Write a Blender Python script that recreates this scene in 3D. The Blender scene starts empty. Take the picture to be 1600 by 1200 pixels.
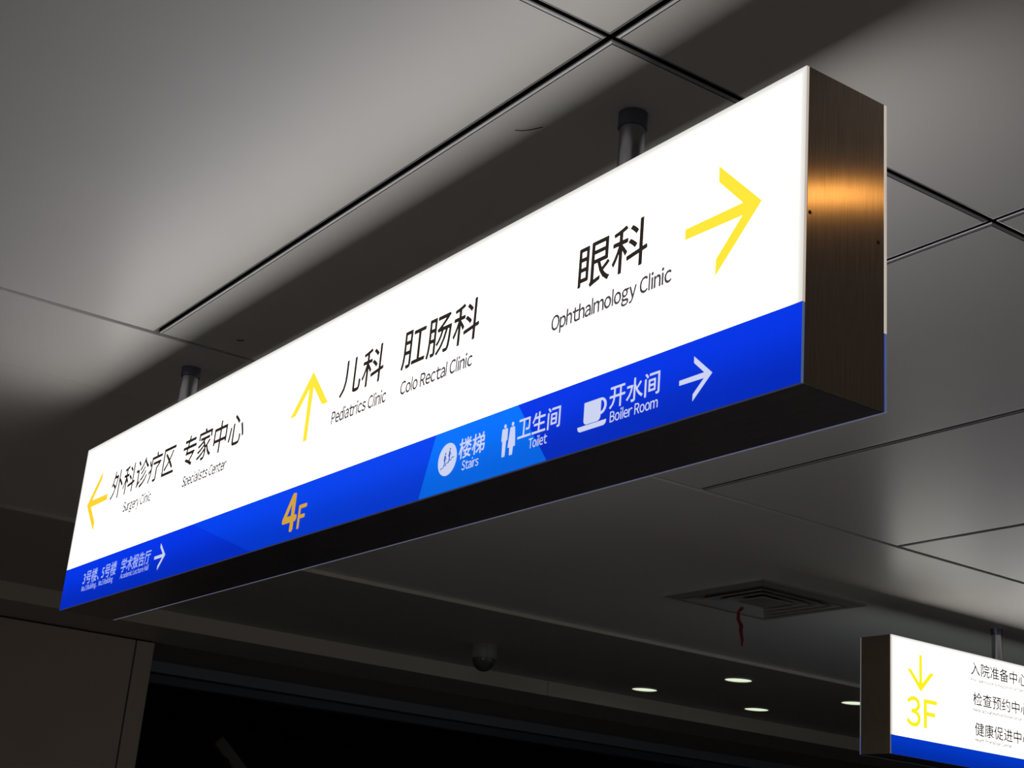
import bpy, bmesh, math, random
from mathutils import Vector, Matrix
from mathutils.geometry import tessellate_polygon
random.seed(7)
S = bpy.context.scene
COL = S.collection

# ------------------------------------------------------------------ camera
EYE = 1.6                                   # camera height above the floor
yaw, pitch, roll = 2.5553149, 0.33301518, 0.08718555
FPX = 2312.76
fwd = Vector((math.cos(pitch)*math.cos(yaw), math.cos(pitch)*math.sin(yaw), math.sin(pitch)))
r0 = Vector((math.sin(yaw), -math.cos(yaw), 0)); u0 = r0.cross(fwd)
rgt = math.cos(roll)*r0 + math.sin(roll)*u0
upv = -math.sin(roll)*r0 + math.cos(roll)*u0
cam = bpy.data.objects.new('camera', bpy.data.cameras.new('camera')); COL.objects.link(cam)
cam.matrix_world = Matrix(((rgt.x, upv.x, -fwd.x, 0), (rgt.y, upv.y, -fwd.y, 0), (rgt.z, upv.z, -fwd.z, EYE), (0, 0, 0, 1)))
cam.data.sensor_fit = 'HORIZONTAL'; cam.data.sensor_width = 36.0
cam.data.lens = FPX/1600*36.0
cam.data.clip_start = 0.05
S.camera = cam

# ------------------------------------------------------------------ world, exposure
W = bpy.data.worlds.new('world'); S.world = W; W.use_nodes = True
bg = W.node_tree.nodes['Background']
bg.inputs[0].default_value = (1.0, 0.93, 0.86, 1); bg.inputs[1].default_value = 0.088
S.view_settings.view_transform = 'Standard'; S.view_settings.look = 'None'
S.view_settings.exposure = 0.0; S.view_settings.gamma = 1.0
S.view_settings.use_curve_mapping = False
SIGN_GLOW = 1.75                            # radiance of the backlit white acrylic

# ------------------------------------------------------------------ materials
def mat(name, base=(.5, .5, .5), rough=.5, metal=0.0, spec=.5, noise=0.0, nscale=8.0, bump=0.0, bscale=200.0, aniso=0.0, coat=0.0):
    m = bpy.data.materials.new(name); m.use_nodes = True
    nt = m.node_tree; b = nt.nodes['Principled BSDF']
    b.inputs['Base Color'].default_value = (*base, 1); b.inputs['Roughness'].default_value = rough
    b.inputs['Metallic'].default_value = metal; b.inputs['Specular IOR Level'].default_value = spec
    if coat: b.inputs['Coat Weight'].default_value = coat; b.inputs['Coat Roughness'].default_value = .25
    tc = nt.nodes.new('ShaderNodeTexCoord')
    if noise:
        n = nt.nodes.new('ShaderNodeTexNoise'); n.inputs['Scale'].default_value = nscale; n.inputs['Detail'].default_value = 4
        nt.links.new(tc.outputs['Object'], n.inputs['Vector'])
        mx = nt.nodes.new('ShaderNodeMix'); mx.data_type = 'RGBA'
        mx.inputs[6].default_value = (*[c*(1-noise) for c in base], 1); mx.inputs[7].default_value = (*[min(1, c*(1+noise)) for c in base], 1)
        nt.links.new(n.outputs['Fac'], mx.inputs[0]); nt.links.new(mx.outputs[2], b.inputs['Base Color'])
    if bump:
        n = nt.nodes.new('ShaderNodeTexNoise'); n.inputs['Scale'].default_value = bscale; n.inputs['Detail'].default_value = 3
        nt.links.new(tc.outputs['Object'], n.inputs['Vector'])
        bp = nt.nodes.new('ShaderNodeBump'); bp.inputs['Strength'].default_value = bump; bp.inputs['Distance'].default_value = .001
        nt.links.new(n.outputs['Fac'], bp.inputs['Height']); nt.links.new(bp.outputs['Normal'], b.inputs['Normal'])
    return m

def brushed(name, base, rough, stretch, aniso):
    """Brushed steel: noise stretched along the grain drives roughness and a fine bump."""
    m = mat(name, base, rough, 1.0)
    nt = m.node_tree; b = nt.nodes['Principled BSDF']
    tc = nt.nodes.new('ShaderNodeTexCoord'); mp = nt.nodes.new('ShaderNodeMapping')
    mp.inputs['Scale'].default_value = stretch
    n = nt.nodes.new('ShaderNodeTexNoise'); n.inputs['Scale'].default_value = 1; n.inputs['Detail'].default_value = 5
    nt.links.new(tc.outputs['Object'], mp.inputs[0]); nt.links.new(mp.outputs[0], n.inputs['Vector'])
    mr = nt.nodes.new('ShaderNodeMapRange'); mr.inputs[3].default_value = rough*.75; mr.inputs[4].default_value = rough*1.3
    nt.links.new(n.outputs['Fac'], mr.inputs[0]); nt.links.new(mr.outputs[0], b.inputs['Roughness'])
    mx = nt.nodes.new('ShaderNodeMix'); mx.data_type = 'RGBA'
    mx.inputs[6].default_value = (*[c*.55 for c in base], 1); mx.inputs[7].default_value = (*[min(1, c*1.45) for c in base], 1)
    nt.links.new(n.outputs['Fac'], mx.inputs[0]); nt.links.new(mx.outputs[2], b.inputs['Base Color'])
    bp = nt.nodes.new('ShaderNodeBump'); bp.inputs['Strength'].default_value = .5; bp.inputs['Distance'].default_value = .0006
    nt.links.new(n.outputs['Fac'], bp.inputs['Height']); nt.links.new(bp.outputs['Normal'], b.inputs['Normal'])
    if aniso:
        b.inputs['Anisotropic'].default_value = aniso
        tg = nt.nodes.new('ShaderNodeTangent'); tg.direction_type = 'RADIAL'; tg.axis = 'X'
        cr = nt.nodes.new('ShaderNodeCombineXYZ'); cr.inputs[1].default_value = 1.0
        vt = nt.nodes.new('ShaderNodeVectorTransform'); vt.vector_type = 'VECTOR'; vt.convert_from = 'OBJECT'; vt.convert_to = 'WORLD'
        nt.links.new(cr.outputs[0], vt.inputs[0]); nt.links.new(vt.outputs[0], b.inputs['Tangent'])
    return m

def emit(name, col, strength=1.0, base=(.02, .02, .02), rough=.35):
    m = mat(name, base, rough)
    b = m.node_tree.nodes['Principled BSDF']
    b.inputs['Emission Color'].default_value = (*col, 1); b.inputs['Emission Strength'].default_value = strength
    return m

def backlit(name, col, strength, L, H, edge=.05, low=.3, ends=True, base=(.05, .05, .05)):
    """Backlit acrylic: the tubes inside fade towards the box's edges (object coordinates)."""
    m = emit(name, col, strength, base); nt = m.node_tree; b = nt.nodes['Principled BSDF']; b.inputs['Specular IOR Level'].default_value = .15
    tc = nt.nodes.new('ShaderNodeTexCoord'); sp = nt.nodes.new('ShaderNodeSeparateXYZ')
    nt.links.new(tc.outputs['Object'], sp.inputs[0])
    def mth(op, a, c):
        n = nt.nodes.new('ShaderNodeMath'); n.operation = op
        for k, v in enumerate((a, c)):
            if isinstance(v, (int, float)): n.inputs[k].default_value = v
            else: nt.links.new(v, n.inputs[k])
        return n.outputs[0]
    x, z = sp.outputs[0], sp.outputs[2]
    d = mth('MINIMUM', mth('SUBTRACT', H, z), z)
    if ends: d = mth('MINIMUM', mth('MINIMUM', x, mth('SUBTRACT', L, x)), d)
    mr = nt.nodes.new('ShaderNodeMapRange'); mr.interpolation_type = 'SMOOTHERSTEP'
    mr.inputs[1].default_value = -.004; mr.inputs[2].default_value = edge; mr.inputs[3].default_value = strength*low; mr.inputs[4].default_value = strength
    nt.links.new(d, mr.inputs[0]); nt.links.new(mr.outputs[0], b.inputs['Emission Strength'])
    return m

LS, HS, DS = 3.654, 0.60, 0.208
M = {}
M['tile'] = mat('ceiling_panel_coating', (.86, .835, .795), .36, 0.0, .42, noise=.03, nscale=2.5, bump=.10, bscale=260)
M['tile_edge'] = mat('ceiling_panel_edge', (.42, .42, .43), .25, 0.3, .9)
M['void'] = mat('ceiling_void_black', (.012, .012, .014), .8, 0, .1)
M['soffit'] = mat('soffit_paint', (.52, .50, .47), .5, 0, .5, noise=.05, nscale=3)
M['fascia'] = mat('fascia_cream_paint', (.66, .61, .52), .55, 0, .3, noise=.04, nscale=3)
M['wall'] = mat('wall_panel_beige', (.58, .50, .41), .5, 0, .4, noise=.08, nscale=3, bump=.1, bscale=90)
M['groove'] = mat('joint_dark', (.05, .045, .04), .8, 0, .1)
M['header'] = mat('header_blue_grey', (.15, .175, .22), .4, 0, .5, noise=.1, nscale=2)
M['header_top'] = mat('header_dark_paint', (.10, .095, .085), .6, 0, .3)
M['header2'] = mat('header_dark_blue', (.05, .06, .085), .4, 0, .5)
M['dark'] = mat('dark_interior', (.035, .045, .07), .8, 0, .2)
M['floor'] = mat('floor_polished_stone', (.42, .40, .37), .25, 0, .5, noise=.15, nscale=3)
M['joint'] = mat('floor_joint', (.04, .04, .04), .7)
M['beam'] = mat('brown_handrail', (.36, .32, .26), .5, 0, .4)
M['steel_end'] = brushed('brushed_steel_end', (.50, .40, .32), .22, (6, 420, 9), .85)
M['steel'] = brushed('dark_brushed_steel', (.34, .33, .36), .34, (6, 240, 9), 0)
M['steel_tube'] = mat('polished_steel_tube', (.45, .46, .50), .22, 1.0)
M['collar'] = mat('dark_collar_steel', (.20, .22, .30), .35, 1.0)
M['screw'] = mat('screw_head', (.10, .08, .07), .4, .8)
M['black_ink'] = emit('black_ink', (.018, .012, .009), 1.0, (.012, .008, .006), .6)
M['grey_ink'] = emit('thin_grey_ink', (.10, .085, .10), .55, (.02, .02, .02))
M['white'] = backlit('backlit_white_acrylic', (1.0, .975, .93), SIGN_GLOW, LS, HS, .04, .42)
M['white_back_dim'] = backlit('backlit_white_acrylic_dim_back', (.90, 1.0, .88), .34, LS, HS, .04, .42)  # unseen back face: dim greenish glow added to light the ceiling behind
M['blue'] = backlit('backlit_blue_film', (.0, .036, .80), 1.0, LS, HS, .15, 0.62, False, base=(.0, .01, .05))
M['blue_mid'] = backlit('backlit_mid_blue_film', (.0, .055, .86), 1.0, LS, HS, .15, 0.68, False, base=(.0, .01, .05))
M['blue_light'] = backlit('backlit_light_blue_film', (.0, .17, 1.0), 1.0, LS, HS, .15, 0.72, False, base=(.0, .02, .06))
M['blue2'] = backlit('backlit_blue_film_second_sign', (.0, .038, .55), 1.0, LS, HS, .10, 0.70, False, base=(.0, .01, .05))
M['white_ink'] = emit('translucent_white_ink', (.60, .65, .88), 1.0)
M['white_dim'] = emit('translucent_white_ink_thin', (.36, .46, .85), 1.0)
M['yellow'] = emit('translucent_yellow_ink', (1.0, .80, .035), 1.0)
M['amber'] = emit('translucent_amber_ink', (1.0, .66, .028), 1.0)
M['ochre'] = emit('translucent_ochre_ink', (.66, .36, .03), 1.0)
M['lemon'] = emit('translucent_lemon_ink', (.97, .88, .012), 1.0)
M['stair_ink'] = emit('blue_ink_on_disc', (.01, .10, .50), 1.0)
M['edge_white'] = emit('acrylic_edge_lit', (.62, .54, .46), .75, (.3, .3, .3))
M['edge_blue'] = emit('acrylic_edge_blue', (.08, .12, .20), .8, (.1, .1, .15))
M['edge_grey'] = emit('acrylic_bottom_edge', (.13, .135, .15), .8, (.1, .1, .12))
M['edge_dim'] = emit('acrylic_front_bottom_edge', (.035, .035, .030), 1, (.03, .03, .03))
M['vent'] = mat('vent_enamel', (.34, .33, .31), .4, 0, .5)
M['vent_dark'] = mat('vent_dark_core', (.03, .03, .04), .7)
M['lens'] = emit('downlight_lens', (.70, .78, .58), 1.1, (.3, .3, .3))
M['lens_warm'] = emit('warm_lamp_lens', (1.0, .50, .12), 22.0, (.3, .3, .3))
M['trim_ring'] = mat('downlight_ring', (.45, .47, .42), .35, .2)
M['dome'] = mat('camera_housing', (.26, .28, .25), .4, 0, .5)
M['dome_glass'] = mat('camera_bubble', (.07, .085, .075), .3, 0, .7)
M['ribbon'] = mat('red_ribbon', (.20, .012, .018), .6, 0, .3)
M['thread'] = mat('dark_red_thread', (.06, .01, .01), .7)

# ------------------------------------------------------------------ helpers
def link(name, me, parent=None, m=None, loc=None):
    o = bpy.data.objects.new(name, me); COL.objects.link(o)
    if parent: o.parent = parent
    if m is not None and me is not None and not me.materials: me.materials.append(m)
    if loc is not None: o.location = loc
    return o
def empty(name, loc, rz=0):
    o = bpy.data.objects.new(name, None); COL.objects.link(o); o.location = loc; o.rotation_euler = (0, 0, rz); o.empty_display_size = .1
    return o
def tag(o, label=None, cat=None, group=None, kind=None):
    if label: o['label'] = label
    if cat: o['category'] = cat
    if group: o['group'] = group
    if kind: o['kind'] = kind
    return o
def finish(bm, name, smooth=False):
    bmesh.ops.recalc_face_normals(bm, faces=bm.faces)
    me = bpy.data.meshes.new(name); bm.to_mesh(me); bm.free()
    if smooth:
        for f in me.polygons: f.use_smooth = True
    return me
def box_bm(bm, x0, x1, y0, y1, z0, z1, bevel=0.0):
    vs = [bm.verts.new(p) for p in ((x0, y0, z0), (x1, y0, z0), (x1, y1, z0), (x0, y1, z0), (x0, y0, z1), (x1, y0, z1), (x1, y1, z1), (x0, y1, z1))]
    fs = [bm.faces.new([vs[i] for i in q]) for q in ((3, 2, 1, 0), (4, 5, 6, 7), (0, 1, 5, 4), (1, 2, 6, 5), (2, 3, 7, 6), (3, 0, 4, 7))]
    if bevel:
        es = {e for f in fs for e in f.edges}
        bmesh.ops.bevel(bm, geom=list(es), offset=bevel, segments=2, affect='EDGES', profile=.5)
def box(name, x0, x1, y0, y1, z0, z1, m, parent=None, bevel=0.0):
    bm = bmesh.new(); box_bm(bm, x0, x1, y0, y1, z0, z1, bevel)
    return link(name, finish(bm, name), parent, m)
def lathe(name, prof, m, parent=None, loc=None, n=40, smooth=True, axis='Z'):
    bm = bmesh.new(); rings = []
    for r, z in prof:
        if r < 1e-6: rings.append([bm.verts.new((0, 0, z))])
        else: rings.append([bm.verts.new((r*math.cos(2*math.pi*k/n), r*math.sin(2*math.pi*k/n), z)) for k in range(n)])
    for a, b in zip(rings, rings[1:]):
        for k in range(n):
            k2 = (k+1) % n
            if len(a) == 1 and len(b) == 1: continue
            if len(a) == 1: bm.faces.new((a[0], b[k], b[k2]))
            elif len(b) == 1: bm.faces.new((a[k], a[k2], b[0]))
            else: bm.faces.new((a[k], a[k2], b[k2], b[k]))
    me = finish(bm, name)
    o = link(name, me, parent, m, loc)
    if smooth:
        for f in me.polygons: f.use_smooth = True
        md = o.modifiers.new('split', 'EDGE_SPLIT'); md.split_angle = math.radians(35)
    return o
def poly(name, pts, y, m, parent, t=.0006):
    """flat print: polygon in the sign's face plane (u along the sign, v up), t thick, standing proud of y."""
    bm = bmesh.new()
    f = [bm.verts.new((u, y-t, v)) for u, v in pts]; b = [bm.verts.new((u, y, v)) for u, v in pts]
    n = len(pts)
    for tri in tessellate_polygon([[Vector((p[0], p[1], 0)) for p in pts]]): bm.faces.new([f[k] for k in tri])
    for k in range(n): bm.faces.new((f[k], b[k], b[(k+1) % n], f[(k+1) % n]))
    return link(name, finish(bm, name), parent, m)

# ------------------------------------------------------------------ lettering
CAP = {}
def text_mesh(s, weight=0.0):
    cu = bpy.data.curves.new('t', 'FONT'); cu.body = s; cu.size = 1.0; cu.resolution_u = 3; cu.fill_mode = 'BOTH'
    o = bpy.data.objects.new('t', cu); COL.objects.link(o)
    dg = bpy.context.evaluated_depsgraph_get(); dg.update()
    me = bpy.data.meshes.new_from_object(o.evaluated_get(dg))
    bpy.data.objects.remove(o); bpy.data.curves.remove(cu)
    me.materials.clear()
    return me
GLYPH = {}
def latin_mesh(s):
    """Latin words from the full-width forms of the CJK face, closed up to a proportional grotesque setting."""
    bm = bmesh.new(); x = 0.0
    for k, ch in enumerate(s):
        if ch == ' ': x += .26; continue
        if ch not in GLYPH:
            GLYPH[ch] = text_mesh(chr(ord(ch)+0xFEE0) if ord(ch) < 127 else ch)
            if ch == 'l':                      # plain upright stem as tall as the h
                b = bounds(text_mesh(chr(ord('h')+0xFEE0))); q = bpy.data.meshes.new('l')
                q.from_pydata([(0, b[2], 0), (.074, b[2], 0), (.074, b[3], 0), (0, b[3], 0)], [], [(0, 1, 2, 3)]); GLYPH[ch] = q
        g = GLYPH[ch]; x0, x1, _, _ = bounds(g)
        q = g.copy(); q.transform(Matrix.Translation((x-x0, 0, 0))); bm.from_mesh(q); bpy.data.meshes.remove(q)
        x += (x1-x0)+(.03 if ch in 'rtfyvTF' else .062)+(.028 if ch in 'il' else 0)+(.028 if s[k+1:k+2] in ('i', 'l') else 0)
    me = bpy.data.meshes.new('latin'); bm.to_mesh(me); bm.free()
    return me
def bounds(me):
    xs = [v.co.x for v in me.vertices]; ys = [v.co.y for v in me.vertices]
    return min(xs), max(xs), min(ys), max(ys)
def lettering(s, u0, u1, v0, v1, y, m, parent, weight=0.0, label=None, caps=False):
    """text fitted to u0..u1 across and v0..v1 up (caps: v0 = baseline, v1 = capital height)."""
    me = (latin_mesh if all(ord(c) < 127 or c == '、' for c in s) else text_mesh)(s); x0, x1, y0, y1 = bounds(me)
    if caps:
        if weight not in CAP: CAP[weight] = bounds(latin_mesh('H'))
        y0, y1 = CAP[weight][2], CAP[weight][3]
    sx = (u1-u0)/(x1-x0); sy = (v1-v0)/(y1-y0)
    for v in me.vertices:
        a, b, c = v.co
        v.co = (u0+(a-x0)*sx, y-.0006, v0+(b-y0)*sy)
    me.update()
    if weight:                                  # bolder strokes: the outline laid again a hair to each side
        d = weight*(v1-v0); bm = bmesh.new()
        for k, (dx, dz) in enumerate(((d, 0), (-d, 0), (0, d), (0, -d), (.7*d, .7*d), (-.7*d, -.7*d))):
            q = me.copy(); q.transform(Matrix.Translation((dx, -.00002*k, dz))); bm.from_mesh(q); bpy.data.meshes.remove(q)
        bm.to_mesh(me); bm.free()
    o = link('lettering', me, parent, m)
    if label: o['label'] = label
    return o

ARROW = [(0, .0110), (.156, .0125), (.0895, .0785), (.0885, .1120), (.2045, 0), (.0885, -.1120), (.0895, -.0785), (.156, -.0125), (0, -.0110)]
def arrow(cx, cy, ang, scale, y, m, parent, label, arm=1.0):
    """(cx, cy) is the tip."""
    pts = []
    for a, b in ARROW:
        a = (a-.2045)*scale; b = b*scale*(arm if abs(b) > .02 else 1)
        pts.append((cx+a*math.cos(ang)-b*math.sin(ang), cy+a*math.sin(ang)+b*math.cos(ang)))
    o = poly('arrow', pts, y, m, parent); o['label'] = label
    return o

# ------------------------------------------------------------------ the setting: heights (eye at 1.6)
ZC = EYE+1.640            # main ceiling
ZS = EYE+1.618            # lower soffit ceiling
ZF = EYE+1.507            # underside of the bulkhead
XJ = [.295, -2.070, -4.435]      # panel joints across
PY = 1.1886
floor = tag(empty('floor', (0, 0, 0)), kind='structure')
box('floor_slab', -10.25, 6, -4, 16, -.12, -.004, M['joint'], floor)
me0 = None
for i in range(16):
    for j in range(20):
        x0 = -10.2+i*1.0; y0 = -4+j*1.0
        if me0 is None:
            t = box('floor_tile', 0, .996, 0, .996, -.012, 0, M['floor'], floor); me0 = t.data
        else: t = link('floor_tile', me0, floor)
        t.location = (x0+.002, y0+.002, 0)

ceiling = tag(empty('ceiling', (-3, 4, ZC)), kind='structure')
def cbox(name, x0, x1, y0, y1, z0, z1, m, bevel=0.0, mats=None):
    o = box(name, x0, x1, y0, y1, z0, z1, m, None, bevel); o.parent = ceiling; o.matrix_parent_inverse = Matrix.Translation((3, -4, -ZC)); return o
cbox('ceiling_backing', -16, 6, -4, 16, ZC+.05, ZC+.12, M['void'])
tile_cache = {}
def pan_tile(x0, x1, y0, y1, z, gap=.0062, name='ceiling_panel', lip=.009):
    """pressed metal ceiling panel: flat face, rolled edge stepping up to an upright flange."""
    w, d = x1-x0-2*gap, y1-y0-2*gap
    key = (round(w, 4), round(d, 4), lip)
    if key not in tile_cache:
        bm = bmesh.new(); rings = []
        for ins, h in ((lip, 0), (lip*.88, .0024), (lip*.80, .0008), (.0015, .0022), (0, .0045), (0, .040)):
            rings.append([bm.verts.new(p) for p in ((ins, ins, h), (w-ins, ins, h), (w-ins, d-ins, h), (ins, d-ins, h))])
        bm.faces.new(rings[0][::-1])
        for q, (a, b) in enumerate(zip(rings, rings[1:])):
            for k in range(4):
                f = bm.faces.new((a[k], a[(k+1) % 4], b[(k+1) % 4], b[k])); f.material_index = 1 if q in (1, 2, 3) else (2 if q in (0, 4) else 0)
        me = finish(bm, name); me.materials.append(M['tile']); me.materials.append(M['tile_edge']); me.materials.append(M['void'])
        tile_cache[key] = me
    o = link(name, tile_cache[key]); o.parent = ceiling; o.location = (x0+gap+3, y0+gap-4, z-ZC)
    return o
cols = [(.295, 2.66), (2.66, 5.02)]
ys = [1.5395+PY*(k-4) for k in range(0, 16)]
for a, b in zip(ys, ys[1:]):
    pan_tile(-4.4365, -2.070, a, b, ZC); pan_tile(-2.070, .295, a, b, ZC)
    for c in cols: pan_tile(c[0], c[1], a, b, ZC)
# border strips beyond the last joint
VX0, VX1, VY0, VY1 = -6.165, -5.415, 5.225, 5.965      # vent opening
cbox('ceiling_strip', -5.1484, -4.440, -3.2, 16, ZC-.004, ZC+.03, M['tile'], .0008)
for (a, b, c, d) in ((-7.37, -5.149, -3.2, VY0), (-7.37, -5.149, VY1, 16)):
    cbox('ceiling_strip', a, b-.0006, c, d, ZC-.004, ZC+.03, M['tile'])
cbox('ceiling_strip', -7.37, VX0, VY0, VY1, ZC-.004, ZC+.03, M['tile']); cbox('ceiling_strip', VX1, -5.1496, VY0, VY1, ZC-.004, ZC+.03, M['tile'])
# small down-step, lower soffit, bulkhead
cbox('soffit_step', -7.385, -7.371, -3.2, 16, ZS-.003, ZC+.03, M['fascia'], .002)
cbox('soffit_panel', -9.46, -7.385, -3.2, 6.866, ZS, ZS+.04, M['soffit']); cbox('soffit_panel', -9.46, -7.385, 6.868, 16, ZS, ZS+.04, M['soffit'])
for (c, d) in ((-3.2, 2.2), (2.204, 6.864), (6.869, 11.6), (11.604, 16)):
    cbox('bulkhead_fascia', -9.48, -9.46, c, d, ZF, ZS+.04, M['fascia'], .0015)
cbox('bulkhead_soffit', -10.4, -9.481, -3.2, 16, ZF, ZF+.03, M['soffit'])

# wall on the left with panels and the dark opening with its header
XW = -10.15; YE = 3.90
wall = tag(empty('wall_left', (XW, 0, 0)), kind='structure')
box('wall_core', -.12, -.03, -3.2, YE-.0, 0, ZF, M['groove'], wall)
for (a, b) in ((-3.2, -1.2), (-1.195, 1.28), (1.285, 3.758), (3.770, YE)):
    box('wall_panel', -.03, 0, a, b, .0, ZF-.012, M['wall'], wall, .002)
box('wall_end_return', -.30, -.03, YE-.012, YE, 0, ZF, M['wall'], wall)
front = tag(empty('trim_1', (XW, YE, 0)), kind='structure')
Lf = 12.0
box('header_beam', -.16, -.05, .0, Lf, EYE+1.385, ZF, M['header_top'], front)
box('header_rail', -.16, -.02, .0, Lf, EYE+1.30, EYE+1.382, M['header'], front, .006)
box('blind_box', -.20, -.06, .0, Lf, EYE+1.225, EYE+1.298, M['header2'], front, .01)
# dark room behind the opening
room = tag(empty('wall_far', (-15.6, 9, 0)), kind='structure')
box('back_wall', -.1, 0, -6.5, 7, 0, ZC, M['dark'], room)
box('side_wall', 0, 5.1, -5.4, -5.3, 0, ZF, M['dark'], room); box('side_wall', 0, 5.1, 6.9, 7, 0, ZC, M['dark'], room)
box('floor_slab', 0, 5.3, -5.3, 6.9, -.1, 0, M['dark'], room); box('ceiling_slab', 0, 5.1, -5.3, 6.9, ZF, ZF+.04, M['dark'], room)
wr = tag(empty('wall_right', (0, 16, 0)), kind='structure')
box('wall_core', -10.3, 6, 0, .1, 0, ZC+.1, M['wall'], wr)

# ------------------------------------------------------------------ lightbox signs
def lightbox(loc, rz, rods, blue, dim_back=False):
    """local frame: x along the sign, y into the box (front face at y=0), z up from its underside."""
    r = empty('lightbox_sign', loc, rz); t = .006; L, H, D = LS, HS, DS
    sh = .0025
    for x0, x1 in ((0, sh), (L-sh, L)):
        e = box('end_plate', x0, x1, t+.0006, D-t-.0006, 0, H, M['steel_end'], r, .0008)
        s = -1 if x0 == 0 else 1; xs = 0 if x0 == 0 else L
        for yy, zz in ((.014, .315), (D-.022, .315)):
            b = lathe('screw', [(0, .0018), (.0022, .0016), (.0036, .0006), (.0036, 0), (0, 0)], M['screw'], e, n=14)
            b.rotation_euler = (0, s*math.pi/2, 0); b.location = (xs, yy, zz)
    box('top_plate', sh, L-sh, t+.0006, D-t-.0006, H-sh, H, M['steel'], r)
    box('bottom_plate', sh, L-sh, t+.0006, D-t-.0006, 0, sh, M['steel'], r)
    bz = .1455 if blue is M['blue'] else .0945
    for side in (0, 1):
        y0, y1 = (0, t) if side == 0 else (D-t, D)
        def slab(name, z0, z1, face, edge_side, edge_bottom, parent):
            bm = bmesh.new(); box_bm(bm, 0, L, y0, y1, z0, z1); me = finish(bm, name)
            for m in (face, edge_side, edge_bottom): me.materials.append(m)
            for f in me.polygons:
                n = f.normal
                f.material_index = 0 if abs(n.y) > .5 else (2 if abs(n.z) > .5 else 1)
            return link(name, me, parent)
        dimmed = dim_back and side
        fp = slab('face_panel', bz, H-.0005, M['white_back_dim'] if dimmed else M['white'], M['edge_grey'] if dimmed else M['edge_white'], M['edge_dim'], r)
        bb = slab('blue_band', 0, bz-.0004, blue, M['edge_blue'], M['edge_grey'] if side and not dim_back else M['edge_dim'], r)
        bb['label'] = 'backlit blue lower band'; fp['label'] = 'glowing white acrylic face'
        if side == 0: front_panel, band = fp, bb
    for x in rods:
        h = ZC-loc[2]-H
        tube = lathe('hanging_rod', [(0, H), (.0285, H), (.0285, H+h-.002), (0, H+h-.002)], M['steel_tube'], r, (x, D/2, 0))
        c = lathe('collar', [(.0286, H+h-.038), (.0325, H+h-.037), (.0325, H+h-.001), (.0286, H+h-.001)], M['collar'], tube)
        f = lathe('foot_flange', [(.0286, H+.010), (.034, H+.009), (.036, H), (.0286, H)], M['collar'], tube)
    return r, front_panel, band

X0, Y0, Z0 = -5.2987, 1.6607, EYE+.8383
s1, fp, bb = lightbox((X0, Y0, Z0), 0, (.634, 3.028), M['blue'])
tag(s1, 'nearest and largest backlit hanging sign, white and blue, with ophthalmology and pediatrics directions', 'sign')
Yf = 0.0
def han(s, a, b, par=fp, v=(.350, .452), m='black_ink', w=.012, label=None): return lettering(s, a, b, v[0], v[1], Yf, M[m], par, w, label)
def eng(s, a, b, par=fp, v=(.2855, .3185), m='grey_ink', w=.030, label=None): return lettering(s, a, b, v[0], v[1], Yf, M[m], par, w, label, True)
han('外科诊疗区', .3340, .8918, label='black Chinese characters beside the left arrow')
han('专家中心', .958, 1.4066, label='black Chinese characters above "Specialists Center"')
han('儿科', 1.9924, 2.2134, label='black Chinese characters beside the up arrow')
han('肛肠科', 2.3038, 2.6423, label='black Chinese characters above "Colo Rectal Clinic"')
han('眼科', 3.0125, 3.2325, label='black Chinese characters beside the right arrow')
eng('Surgery Clinic', .4862, .7322, label='grey words "Surgery Clinic"'); eng('Specialists Center', .9899, 1.314, label='grey words "Specialists Center"')
eng('Pediatrics Clinic', 1.965, 2.2446, label='grey words "Pediatrics Clinic"'); eng('Colo Rectal Clinic', 2.3139, 2.6287, label='grey words "Colo Rectal Clinic"')
eng('Ophthalmology Clinic', 2.9291, 3.3105, label='grey words "Ophthalmology Clinic"')
arrow(3.5495, .370, 0, 1, Yf, M['yellow'], fp, 'large yellow arrow pointing right')
arrow(.0982, .371, math.pi, 1, Yf, M['amber'], fp, 'large yellow arrow pointing left')
arrow(1.8215, .467, math.pi/2, .97, Yf, M['yellow'], fp, 'large yellow arrow pointing up')
# blue band artwork
poly('film_patch', [(1.128, .1447), (2.5054, .1447), (2.4554, .0005), (1.572, .0005)], Yf, M['blue_mid'], bb, .0002)['label'] = 'slightly lighter blue facet'
poly('film_patch', [(2.5054, .1447), (2.8298, .1447), (2.9480, .0005), (2.4545, .0005)], Yf, M['blue_light'], bb, .0003)['label'] = 'light blue facet behind the stairs and toilet symbols'
B = dict(par=bb, v=(.0655, .112), m='white_ink', w=.014)
han('3号楼、', .2045, .3612, **{**B, 'v': (.0672, .114), 'm': 'white_dim'}); han('5号楼', .3869, .5211, **{**B, 'v': (.0668, .1135), 'm': 'white_dim'}); han('学术报告厅', .5663, .8197, **{**B, 'm': 'white_dim'})
E_ = dict(par=bb, v=(.0378, .0592), m='white_dim', w=.01)
eng('No.3 Building、', .2051, .353, **{**E_, 'v': (.0449, .0625)}); eng('No.5 Building', .3722, .5045, **{**E_, 'v': (.0449, .0625)}); eng('Academic Lecture Hall', .5729, .815, **{**E_, 'v': (.0449, .0616)})
arrow(.9431, .0768, 0, .425, Yf-.0004, M['white_ink'], bb, 'small white arrow pointing right, near the left end', .89)
lettering('4', 1.7565, 1.8307, .0248, .1227, Yf-.0004, M['ochre'], bb, .042, 'ochre figure 4')
lettering('F', 1.8453, 1.8864, .0245, .0855, Yf-.0004, M['ochre'], bb, .032, 'ochre letter F')
Yf = -.0004
han('楼梯', 2.612, 2.7128, **B); han('卫生间', 2.8382, 2.9852, **B); han('开水间', 3.1453, 3.2927, **B)
E2 = {**E_, 'm': 'white_ink'}
eng('Stairs', 2.6291, 2.6947, **E2); eng('Toilet', 2.8811, 2.9449, **E2); eng('Boiler Room', 3.1493, 3.2901, **E2)
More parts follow.
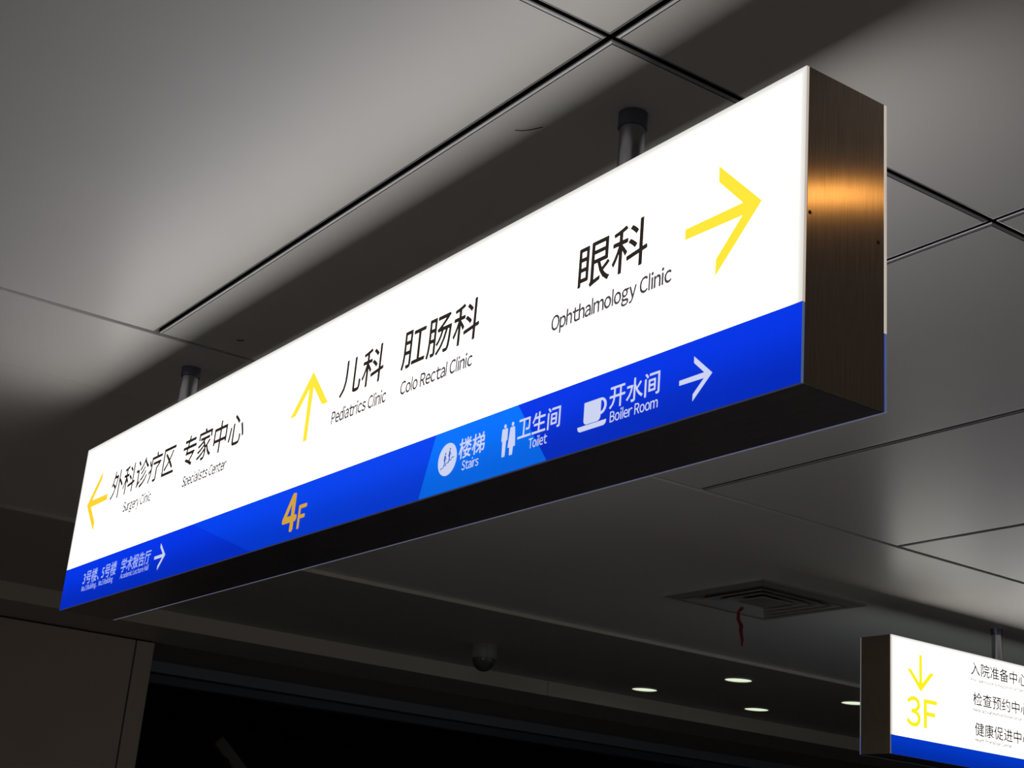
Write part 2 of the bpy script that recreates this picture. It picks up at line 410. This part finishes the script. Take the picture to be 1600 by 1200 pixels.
arrow(3.4367, .0705, 0, .43, Yf, M['white_ink'], bb, 'small white arrow pointing right, near the right end', .89)
cx, cz, R = 2.5648, .0754, .0382
disc = poly('pictogram', [(cx+R*math.cos(a*math.pi/24), cz+R*math.sin(a*math.pi/24)) for a in range(48)], Yf, M['white_ink'], bb); disc['label'] = 'white disc with two figures on stairs'
st = [(2.541, .0525)]
for k in range(5): st += [(2.541+.0105*k, .0525+.0048*(k+1)), (2.541+.0105*(k+1), .0525+.0048*(k+1))]
low = [(p[0]+.0012, p[1]-.0024) for p in st][::-1]
bmS = bmesh.new()
def quad(a, b, w):
    d = Vector((b[0]-a[0], b[1]-a[1])); d.normalize(); n = Vector((-d.y, d.x))*w/2
    vs = [bmS.verts.new((p[0]+s*n.x, Yf-.0009, p[1]+s*n.y)) for p, s in ((a, 1), (a, -1), (b, -1), (b, 1))]; bmS.faces.new(vs)
def dotv(c, r):
    bmS.faces.new([bmS.verts.new((c[0]+r*math.cos(k*math.pi/5), Yf-.0009, c[1]+r*math.sin(k*math.pi/5))) for k in range(10)])
for a, b in zip(st, st[1:]): quad(a, b, .0019)
for px, pz in ((2.5555, .0595), (2.5735, .0675)):
    dotv((px+.001, pz+.0305), .0026)
    quad((px, pz+.0265), (px-.0005, pz+.012), .0060); quad((px, pz+.013), (px-.003, pz), .0022); quad((px, pz+.013), (px+.0035, pz+.002), .0022); quad((px+.001, pz+.023), (px+.007, pz+.016), .0018); quad((px, pz+.023), (px-.005, pz+.015), .0018)
link('stair_figures', finish(bmS, 'stair_figures'), bb, M['stair_ink'])['label'] = 'blue figures walking up the stairs'
def figure(pts, head, hr, label):
    o = poly('pictogram', pts, Yf, M['white_ink'], bb); o['label'] = label
    poly('pictogram', [(head[0]+hr*math.cos(a*math.pi/10), head[1]+hr*1.05*math.sin(a*math.pi/10)) for a in range(20)], Yf, M['white_ink'], bb)['label'] = 'round head of the toilet figure'
figure([(2.7785, .0995), (2.7818, .1012), (2.7868, .1008), (2.7887, .0965), (2.7905, .1008), (2.7950, .1012), (2.7990, .0990), (2.7995, .0740), (2.7962, .0740), (2.7953, .0700), (2.7940, .0382), (2.7900, .0375), (2.7890, .0600), (2.7878, .0375), (2.7838, .0382), (2.7822, .0700), (2.7812, .0740), (2.7780, .0740)], (2.7887, .1062), .0042, 'white figure of a man')
figure([(2.8085, .0980), (2.8115, .1000), (2.8145, .1003), (2.8165, .0965), (2.8185, .1003), (2.8215, .1000), (2.8250, .0980), (2.8283, .0740), (2.8300, .0555), (2.8232, .0550), (2.8218, .0375), (2.8175, .0370), (2.8165, .0545), (2.8155, .0370), (2.8112, .0375), (2.8100, .0550), (2.8035, .0555), (2.8055, .0740)], (2.8166, .1060), .0042, 'white figure of a woman')
cup = [(3.0646, .0960), (3.1180, .0960), (3.1180, .0570), (3.1150, .0520), (3.1100, .0498), (3.0730, .0498), (3.0680, .0520), (3.0650, .0570)]
poly('pictogram', cup, Yf, M['white_ink'], bb)['label'] = 'white cup'
bmH = bmesh.new(); outer, inner = [], []
for k in range(13):
    a = math.pi/2-k*math.pi/12
    outer.append(bmH.verts.new((3.1175+.0190*math.cos(a), Yf-.0006, .0785+.0175*math.sin(a)))); inner.append(bmH.verts.new((3.1175+.0115*math.cos(a), Yf-.0006, .0790+.0118*math.sin(a))))
for k in range(12): bmH.faces.new((outer[k], outer[k+1], inner[k+1], inner[k]))
link('cup_handle', finish(bmH, 'cup_handle'), bb, M['white_ink'])
poly('pictogram', [(3.0462, .0482), (3.1372, .0482), (3.1355, .0410), (3.1300, .0375), (3.0540, .0375), (3.0482, .0410)], Yf, M['white_ink'], bb)['label'] = 'white saucer'

s2, fp2, bb2 = lightbox((-5.158, 5.8916, Z0), math.pi/2, (.985, LS-.985), M['blue2'], True)
tag(s2, 'farther backlit hanging sign at lower right with a down arrow and 3F', 'sign')
Yf = 0.0
arrow(.2245, .3365, -math.pi/2, .93, Yf, M['lemon'], fp2, 'yellow arrow pointing down')
lettering('3', .1172, .2196, .1560, .3050, Yf, M['lemon'], fp2, 0.020, 'yellow figure 3')
lettering('F', .2483, .3468, .1590, .3020, Yf, M['lemon'], fp2, 0.020, 'yellow letter F')
for s, a, b, c, d in (('入院准备中心', .626, 1.100, .487, .557), ('检查预约中心', .640, 1.112, .329, .398), ('健康促进中心', .6506, 1.121, .171, .241)):
    han(s, a, b, fp2, (c, d), label='black Chinese characters, one of three lines')
for s, a, b, c, d in (('Pre-admission & Registration Center', .6236, 1.110, .4535, .4690), ('Medical Examination Reservation', .6413, 1.0481, .2965, .3125), ('Health Promotion Center', .6512, .9558, .1405, .1580)):
    eng(s, a, b, fp2, (c, d))

# ------------------------------------------------------------------ ceiling vent with its ribbon
v = tag(empty('ceiling_vent', ((VX0+VX1)/2, (VY0+VY1)/2, ZC-.004)), 'square louvred air vent set in the ceiling, behind the large sign', 'vent')
def ring(name, ho, hi, zo, zi, m, th=.006, hx=1.0):
    bm = bmesh.new(); L_ = []
    for h, z in ((ho, zo), (hi, zi), (hi, zi+th), (ho, zo+th)):
        L_.append([bm.verts.new(p) for p in ((-h, -h*hx, z), (h, -h*hx, z), (h, h*hx, z), (-h, h*hx, z))])
    for q in range(4):
        a, b = L_[q], L_[(q+1) % 4]
        for k in range(4): bm.faces.new((a[k], a[(k+1) % 4], b[(k+1) % 4], b[k]))
    return link(name, finish(bm, name), v, m)
ring('vent_frame', .385, .325, -.012, -.022, M['vent'], .014)
for k, (ho, hi) in enumerate(((.300, .265), (.235, .200), (.170, .135))):
    ring('louver', ho, hi, -.020, .022, M['vent'], .004)
box('centre_plate', -.105, .105, -.105, .105, -.020, -.014, M['vent'], v, .002)
box('duct_box', -.37, .37, -.365, .365, .036, .046, M['vent_dark'], v)
rb = bmesh.new(); prev = None
path = [(-5.96, 5.60, EYE+1.612, .020), (-5.965, 5.60, EYE+1.600, .024), (-5.985, 5.598, EYE+1.585, .016), (-5.985, 5.600, EYE+1.545, .022), (-5.965, 5.604, EYE+1.510, .026), (-5.962, 5.600, EYE+1.475, .020), (-5.952, 5.602, EYE+1.43, .016), (-5.950, 5.600, EYE+1.395, .010)]
for k, (x, y, z, w) in enumerate(path):
    a = .3*math.sin(k*1.3); dx, dy = math.cos(.55+a)*w/2, math.sin(.55+a)*w/2
    cur = (rb.verts.new((x-dx, y-dy, z)), rb.verts.new((x+dx, y+dy, z)))
    if prev: rb.faces.new((prev[0], prev[1], cur[1], cur[0]))
    prev = cur
o = link('ribbon', finish(rb, 'ribbon'), None, M['ribbon']); md = o.modifiers.new('s', 'SOLIDIFY'); md.thickness = .0012
tag(o, 'narrow red ribbon hanging from the ceiling vent', 'ribbon')

# ------------------------------------------------------------------ downlights
def downlight(x, y, z, label, group, lens, R=.118):
    r = tag(empty('downlight', (x, y, z)), label, 'ceiling light', group)
    lathe('trim_ring', [(R+.012, 0), (R+.010, -.006), (R, -.010), (R-.008, -.008), (R-.008, .0)], M['trim_ring'], r)
    lathe('lens', [(0, -.004), (R-.009, -.004), (R-.009, -.001), (0, -.001)], lens, r)
    return r
for x, y, lab in ((-9.013, 7.469, 'lit round downlight farthest left of the four in the lower soffit'), (-7.938, 7.446, 'lit round downlight highest of the four, below the ribbon and vent'),
                  (-8.955, 8.611, 'lit round downlight lowest of the four, nearest the cream fascia'), (-7.920, 8.634, 'lit round downlight partly hidden behind the end of the farther sign')):
    downlight(x, y, ZS, lab, 'downlights in the lower soffit', M['lens'], .105)
downlight(-1.02, 2.30, ZC, 'small warm lamp in the ceiling that reflects in the steel end of the large sign', None, M['lens_warm'], .06)

# ------------------------------------------------------------------ dome camera, threads, handrail
d = tag(empty('dome_camera', (-8.50, 5.612, ZS)), 'round dome security camera under the lower soffit, left of the downlights', 'camera')
lathe('housing', [(0, 0), (.085, 0), (.090, -.010), (.090, -.085), (.084, -.095), (0, -.095)], M['dome'], d)
lathe('bubble', [(.080, -.0955)]+[(.080*math.cos(a*math.pi/20), -.0955-.085*math.sin(a*math.pi/20)) for a in range(1, 10)]+[(0, -.1805)], M['dome_glass'], d)
def thread(pts, label, r=.0009):
    cu = bpy.data.curves.new('thread', 'CURVE'); cu.dimensions = '3D'; cu.bevel_depth = r; cu.bevel_resolution = 2
    sp = cu.splines.new('POLY'); sp.points.add(len(pts)-1)
    for k, p in enumerate(pts): sp.points[k].co = (*p, 1)
    o = bpy.data.objects.new('t', cu); COL.objects.link(o); dg = bpy.context.evaluated_depsgraph_get()
    me = bpy.data.meshes.new_from_object(o.evaluated_get(dg)); bpy.data.objects.remove(o)
    return tag(link('thread', me, None, M['thread']), label, 'thread')
thread([(-2.509, 1.615, ZC-.001), (-2.498, 1.628, ZC-.002), (-2.480, 1.640, ZC-.002), (-2.454, 1.652, ZC-.001)], 'short dark thread stuck to the ceiling panel above the large sign')
thread([(-4.285, 1.758, ZC-.001), (-4.276, 1.765, ZC-.003), (-4.268, 1.775, ZC-.001)], 'tiny dark speck of lint on the ceiling above the up arrow', .0016)

h = tag(empty('handrail', (-13.6, 6.0, 0)), 'sloping brown handrail in the dark opening at bottom left', 'handrail')
def bar(name, a, b, w, t, m, parent):
    a, b = Vector(a), Vector(b); z = (b-a).normalized(); x = Vector((1, 0, 0)); y = z.cross(x).normalized()
    bm = bmesh.new(); R4 = [[bm.verts.new(p+x*sx*t/2+y*sy*w/2) for sx, sy in ((-1, -1), (1, -1), (1, 1), (-1, 1))] for p in (a, b)]
    bm.faces.new(R4[0]); bm.faces.new(R4[1][::-1])
    for k in range(4): bm.faces.new((R4[0][k], R4[0][(k+1) % 4], R4[1][(k+1) % 4], R4[1][k]))
    bmesh.ops.bevel(bm, geom=bm.edges[:], offset=.01, segments=2, affect='EDGES')
    return link(name, finish(bm, name), parent, m)
bar('rail', (0, 0, EYE+1.20), (0, 1.3, EYE+.05), .11, .08, M['beam'], h)
bar('post', (0, .12, 0), (0, .12, EYE+1.10), .06, .06, M['dark'], h)
bar('post', (0, 1.2, 0), (0, 1.2, EYE+.16), .06, .06, M['dark'], h)
